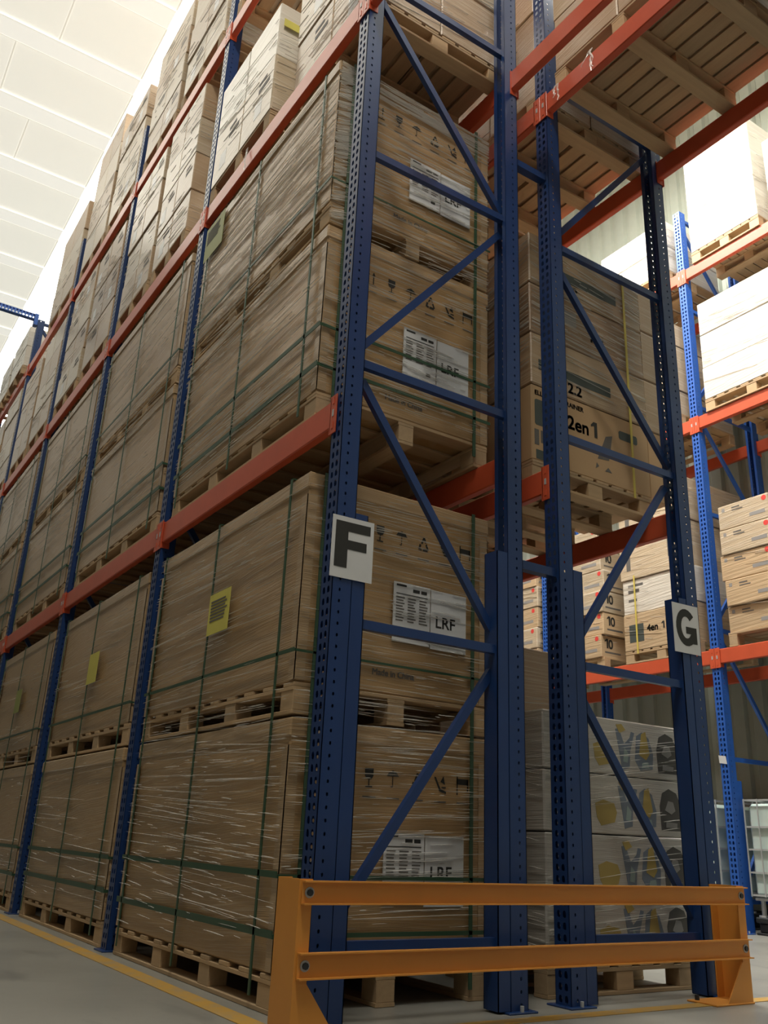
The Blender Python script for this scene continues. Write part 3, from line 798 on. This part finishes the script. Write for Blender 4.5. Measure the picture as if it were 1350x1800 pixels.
fl(2, LV[2], 10.15, 11.2, 8.05, [WHITEC], False, 70, 'pale stack of cartons on the top shelf just beyond the blue tie', -.05, .95)
fl(2, LV[2], 11.3, 12.1, 8.0, [WHITEC], False, 71, 'farthest pale stack of cartons on the top shelf at the far left', -.05, .95)

# ================================================================== G RACK LOADS
# floor: four layers of printed white cartons
def deco_print(o, k, i, j, cx, cy, h, r):
    if j == 0:
        yf = -cy/2; L = -cx/2
        P = lambda polys, m, t=0: [prints([p_], m, 'printed_picture', o, (L, yf-t, 0)) for p_ in polys]
        P([[(.40, .04), (.50, .06), (.52, .11), (.50, .155), (.42, .17), (.36, .15), (.37, .08)]], PY)
        P([[(.535, .245), (.565, .25), (.60, .17), (.645, .205), (.66, .24), (.685, .235), (.645, .13), (.635, .045), (.575, .03), (.56, .12)]], PB)
        P([[(.70, .22), (.745, .245), (.80, .215), (.83, .13), (.82, .05), (.72, .035), (.68, .09)]], PB)
        P([[(.715, .12), (.74, .235), (.775, .25), (.80, .13), (.77, .095)], [(.54, .268), (.585, .275), (.615, .245), (.565, .225)]], PY, .0013)
        P([[(.585, .075), (.62, .07), (.63, .12), (.60, .15)], [(.73, .05), (.79, .055), (.785, .085), (.74, .08)]], PL, .0013)
        P([[(.865, .035), (1.02, .035), (1.025, .19), (1.0, .235), (.94, .255), (.885, .23), (.86, .16)]], PD)
        P([[(.90, .14), (.93, .19), (.97, .185), (.985, .14), (.95, .12)], [(.90, .05), (.99, .05), (.995, .075), (.905, .08)]], PG, .0013)
    if i == 0:
        prints([rect(.1, .18, .32, .20), rect(.1, .15, .2, .165), rect(.45, .2, .6, .22)], PM, 'printed_text', o, (-cx/2, cy/2, 0), side=True)
        prints([rect(.08, .05, .24, .12), rect(.5, .06, .62, .15)], PL, 'printed_picture', o, (-cx/2, cy/2, 0), side=True)
carton_load('four grey-white cartons printed in yellow and blue, wrapped, behind the G frame', 1.42, 2.47, .22, 1.02, 0.001, [.302]*4, 1, 1, [GREYW], 'x', True, 80, 'floor loads of the G rack', decorate=deco_print, folds=260, n_deck=7, jit=.003)
carton_load('tall brown carton stack on the floor behind the white printed cartons', 1.45, 2.4, 1.15, 2.2, 0.001, [.45, .45, .45, .42], 1, 2, [KRAFT_D], 'x', True, 81, 'floor loads of the G rack', folds=150)
carton_load('brown carton stack on the floor in the second bay of the G rack', 1.42, 2.4, 2.65, 4.6, 0.001, [.45, .45, .45, .5], 1, 2, [KRAFT_D], 'x', False, 82, 'floor loads of the G rack', folds=60)
# first level: cartons marked 2en1
def deco_2en1(o, k, i, j, cx, cy, h, r):
    if j == 0 and i == 0:
        L = -cx/2; yf = -cy/2-.001
        if k == 0:
            text('2en', .125, INK, o, (L+.290, yf, h*.57), bold=.003); one(.105, INK, o, (L+.520, yf, h*.57))
            text('ELLIPTICAL TRAINER', .044, INKG, o, (L+.025, yf, h*.86), bold=.0015)
            text('ELLIPTICAL TRAINER', .026, INKG, o, (L+.33, yf, h*.36), bold=.0008)
            prints([[(0, .01), (.01, 0), (.20, 0), (.21, .01), (.21, .16), (.20, .17), (.01, .17), (0, .16)]], INKB, 'printed_panel', o, (L+.025, yf+.001, h*.46))
            prints([[(0, .01), (.01, 0), (.16, 0), (.17, .01), (.17, .05), (.16, .06), (.01, .06), (0, .05)]], INKB, 'printed_panel', o, (L+.74, yf+.001, h*.68))
            prints([rect(0, 0, .035, .10), rect(.05, .02, .09, .10), [(.52, .05), (.60, .22), (.66, .24), (.62, .06)], [(.50, -.02), (.53, 0), (.51, .02)], [(.58, -.02), (.64, -.02), (.61, .01)]], INKG, 'printed_symbol', o, (L+.02, yf+.001, h*.20))
            prints([rect(0, 0, .12, .06)], INKB, 'printed_panel', o, (L+.03, yf+.001, h*.02))
        elif k in (1, 3):
            prints([[(0, 0), (.62, 0), (.62, .07), (0, .07)]], INKB, 'printed_panel', o, (L+.06+.1*(k//2), yf+.001, h*.30))
            text('1.2' if k == 3 else '2.2', .10, INKG, o, (L+.30, yf, h*.08), bold=.003)
        else:
            text('R 1', .10, INKG, o, (L+.52, yf, h*.3), bold=.003)
            prints([rect(0, 0, .3, .1)], PG, 'printed_panel', o, (L+.1, yf+.001, h*.45))
R = carton_load('wrapped cartons marked 2en1 with yellow strap on the first G beams', 1.42, 2.44, .26, 1.05, LV[0]+.001, [.50, .36, .36, .38], 1, 1, [KRAFT_P, MID, KRAFT_D, MID], 'x', True, 83, 'shelf loads of the G rack', decorate=deco_2en1, folds=0, n_deck=8, jit=.004)
film_folds(R, 1.02, .79, .68, 1.72, 300, 5, slope=-.1)
for (zz, hh) in ((.14, .50), (.64, .38), (1.02, .38), (1.40, .34)):
    put('side_carton', cbox(.17, .76, hh-.006, KRAFT_P if zz < .2 else MID, .007), R, (1.02+.095, .40, zz+.001+(.0 if zz > .2 else 0)))
strap(R, 'yellow_strap', [(.84, .858, -.010, -.006, .10, 1.75)], YSTRAP)
carton_load('brown wrapped cartons behind the 2en1 cartons on the first beams', 1.42, 2.42, 1.2, 2.25, LV[0]+.001, [.42]*4, 1, 2, [MID, KRAFT_D], 'x', True, 84, 'shelf loads of the G rack', folds=80)
carton_load('wrapped cartons in the second bay of the G rack on the first beams', 1.42, 2.42, 2.65, 4.5, LV[0]+.001, [.42]*4, 1, 2, [MID, KRAFT_D], 'x', False, 85, 'shelf loads of the G rack', folds=60)
# second level
carton_load('brown cartons on the second G beams, seen from below past dark posts', 1.40, 2.42, .14, 1.14, LV[1]+.001, [.38]*3, 2, 2, [MID, KRAFT_D], 'x', True, 86, 'shelf loads of the G rack', folds=60)
carton_load('brown cartons on the second beams of the G rack, second pallet in', 1.40, 2.42, 1.26, 2.28, LV[1]+.001, [.40]*3, 2, 2, [KRAFT_D, MID], 'x', True, 87, 'shelf loads of the G rack', folds=60)
carton_load('cartons on the second beams of the G rack in its second bay', 1.40, 2.42, 2.6, 4.6, LV[1]+.001, [.40]*3, 2, 2, [KRAFT_D, MID], 'x', False, 88, 'shelf loads of the G rack', folds=0)
# bridge over the passage
for i, (a, b) in enumerate([(-1.14, -.06), (-2.32, -1.24), (-3.50, -2.42)]):
    carton_load(f'pallet of cartons overhead on the bridging beams, {["nearest to the G frame", "middle one", "farthest out"][i]}', 1.38, 2.44, a, b, LV[1]+.001, [.45]*3, 2, 2, [MID, KRAFT_L], 'x', i == 0 or i == 1, 90+i,
                'loads on the bridging beams', folds=0, n_deck=9)

# ================================================================== WALL-SIDE RACK LOADS
carton_load('white wrapped cartons on the top wall-side shelf just right of the post', 5.85, 6.85, 1.36, 2.26, LV[2]-.009, [.55, .85], 1, 1, [WHITEC], 'y', True, 100, 'loads on the wall-side rack', folds=120, ph=.144)
carton_load('white wrapped cartons at the right edge of the top shelf by the wall', 5.85, 6.85, .25, 1.22, LV[2]-.009, [.5, .4], 1, 1, [WHITEC], 'y', True, 101, 'loads on the wall-side rack', folds=60, ph=.144)
carton_load('large white wrapped cartons on a pallet, middle shelf of the wall-side rack', 5.85, 6.85, 1.10, 2.26, LV[1]-.009, [.40, .42, .42], 1, 1, [WHITEC], 'y', True, 102, 'loads on the wall-side rack', folds=120, ph=.144)
carton_load('kraft cartons with red dots on the lowest wall-side beam, right of post', 5.87, 6.85, 1.06, 2.26, LV[0]-.009, [.27]*5, 1, 2, [KRAFT_L, KRAFT_L, KRAFT_L, PALE, PALE], 'x', True, 103, 'loads on the wall-side rack', decorate=deco_tool, folds=90, jit=.02)
carton_load('kraft cartons with red dots at the right edge on the lowest beam', 5.87, 6.85, .06, 1.0, LV[0]-.009, [.27]*5, 1, 2, [KRAFT_L], 'x', False, 104, 'loads on the wall-side rack', decorate=deco_tool, folds=40, jit=.02)
carton_load('white wrapped load on the top shelf left of the bright blue post', 5.85, 6.85, 2.62, 3.68, LV[2]-.009, [.36, .38], 1, 1, [WHITEC], 'y', True, 105, 'loads on the wall-side rack', folds=50)
carton_load('pale carton column on the middle shelf just left of the bright blue post', 5.87, 6.85, 2.62, 3.60, LV[1]-.009, [.30]*4, 1, 2, [PALE], 'y', True, 106, 'loads on the wall-side rack', folds=50)
def deco_4en1(o, k, i, j, cx, cy, h, r):
    if i == 0 and j == 0:
        if k == 0:
            text('4en', .105, INK, o, (-cx/2-.001, cy*.165, h*.45), side=True, bold=.003); one(.080, INK, o, (-cx/2-.001, cy*.165-.225, h*.45), True)
            prints([rect(0, 0, .205, .20)], INKB, 'printed_panel', o, (-cx/2, cy*.42, h*.22), side=True)
            prints([rect(0, 0, .24, .02), rect(0, .04, .2, .06), rect(0, .08, .22, .1)], INKG, 'printed_text', o, (-cx/2, -cy*.10, h*.1), side=True)
        elif k == 1:
            prints([rect(0, 0, .16, .04), rect(0, .07, .22, .10), rect(0, -.1, .12, -.07)], INKG, 'printed_text', o, (-cx/2, cy*.42, h*.6), side=True)
        else: prints([rect(0, 0, .06, .2), rect(.6, .05, .66, .3)], INKG, 'printed_text', o, (-cx/2, cy*.40, h*.2), side=True)
R = carton_load('wrapped cartons marked 4en1 with yellow strap on the lowest wall-side beam', 5.87, 6.85, 2.62, 3.62, LV[0]-.009, [.42, .40, .52, .50], 1, 1, [KRAFT_L, WHITEC, PALE, PALE], 'y', True, 107, 'loads on the wall-side rack', decorate=deco_4en1, folds=160, jit=.012)
strap(R, 'yellow_strap', [(-.012, -.008, .80, .82, .10, 1.0)], YSTRAP)
carton_load('low kraft cartons marked 10 on the lowest beam of the wall-side rack', 5.87, 6.75, 3.94, 4.78, LV[0]-.009, [.265]*6, 1, 1, [KRAFT_L, KRAFT_L, PALE, PALE, PALE, PALE], 'y', True, 108, 'loads on the wall-side rack', decorate=deco_ten, folds=120, jit=.03)
carton_load('kraft cartons beyond the blue post farthest along the lowest beam', 5.87, 6.75, 5.05, 6.1, LV[0]-.009, [.27]*5, 1, 1, [KRAFT_L, PALE], 'y', True, 109, 'loads on the wall-side rack', decorate=deco_ten, folds=60, jit=.02)
q = MB(); q.prism([(0, 0), (.085, .012), (.09, .085), (.01, .075)], -.003, 0, 0, PAPER)
tag(q.obj('paper_scrap', None, (5.868, 2.41, 1.50), fix=True), 'small scrap of white paper stuck low on the bright blue post', 'paper scrap')

# ================================================================== LIQUID CONTAINERS
def ibc(label, x, y):
    R = root('liquid_container', label, 'liquid container', (x, y, 0), 'caged liquid containers beside the wall-side rack')
    DX, DY = 1.0, 1.0
    q = MB(); q.bbox(0, DX, 0, DY, .0, .02, BLACKP, .004)
    for i in range(3):
        for j in range(3): q.bbox(.02+i*(DX-.18)/2, .16+i*(DX-.18)/2, .02+j*(DY-.18)/2, .16+j*(DY-.18)/2, .02, .10, BLACKP, .01)
    q.bbox(0, DX, 0, DY, .10, .15, BLACKP, .01); q.obj('pallet_base', R, fix=True)
    for i in range(3):
        for j in range(3):
            if i == 1 and j == 1: continue
            q = MB(); a = .06+i*(DX-.12)/2; b = .06+j*(DY-.12)/2; q.cyl((a, b, .15), (a, b, .31), .022, ZINC, 8); q.cyl((a, b, .15), (a, b, .165), .05, ZINC, 8); q.obj('support_leg', R)
    q = MB(); q.bbox(0.01, DX-.01, 0.01, DY-.01, .29, .315, ZINC, .004); q.obj('deck_plate', R)
    q = MB(); q.bbox(.012, DX-.012, .012, DY-.012, .32, 1.14, BOTTLE, .035); Bt = q.obj('plastic_tank', R, fix=True)
    q = MB(); q.cyl((DX/2, DY/2, 1.12), (DX/2, DY/2, 1.16), .11, BLACKP, 20); q.obj('filler_cap', Bt)
    for z in (.335, .53, .73, .93, 1.17):
        q = MB(); t = .016
        q.bar((0, 0, z), (DX, 0, z), t, t, ZINC); q.bar((0, DY, z), (DX, DY, z), t, t, ZINC); q.bar((0, 0, z), (0, DY, z), t, t, ZINC); q.bar((DX, 0, z), (DX, DY, z), t, t, ZINC)
        q.obj('cage_ring', R, fix=True)
    for i in range(8):
        a = i/7
        for p in ((-.012, a*DY), (DX+.012, a*DY), (a*DX, -.012), (a*DX, DY+.012)):
            put('cage_bar', cbox(.010, .010, .86, ZINC, .001), R, (p[0], p[1], .32))
    q = MB(); q.bbox(-.03, -.02, DY*.28, DY*.72, .70, .90, PAPER, .002); q.obj('name_plate', R)
    return R
ibc('caged plastic liquid container on a black pallet right of the bright blue post', 5.98, 1.34)
ibc('caged plastic liquid container on a black pallet left of the bright blue post', 5.98, 2.68)
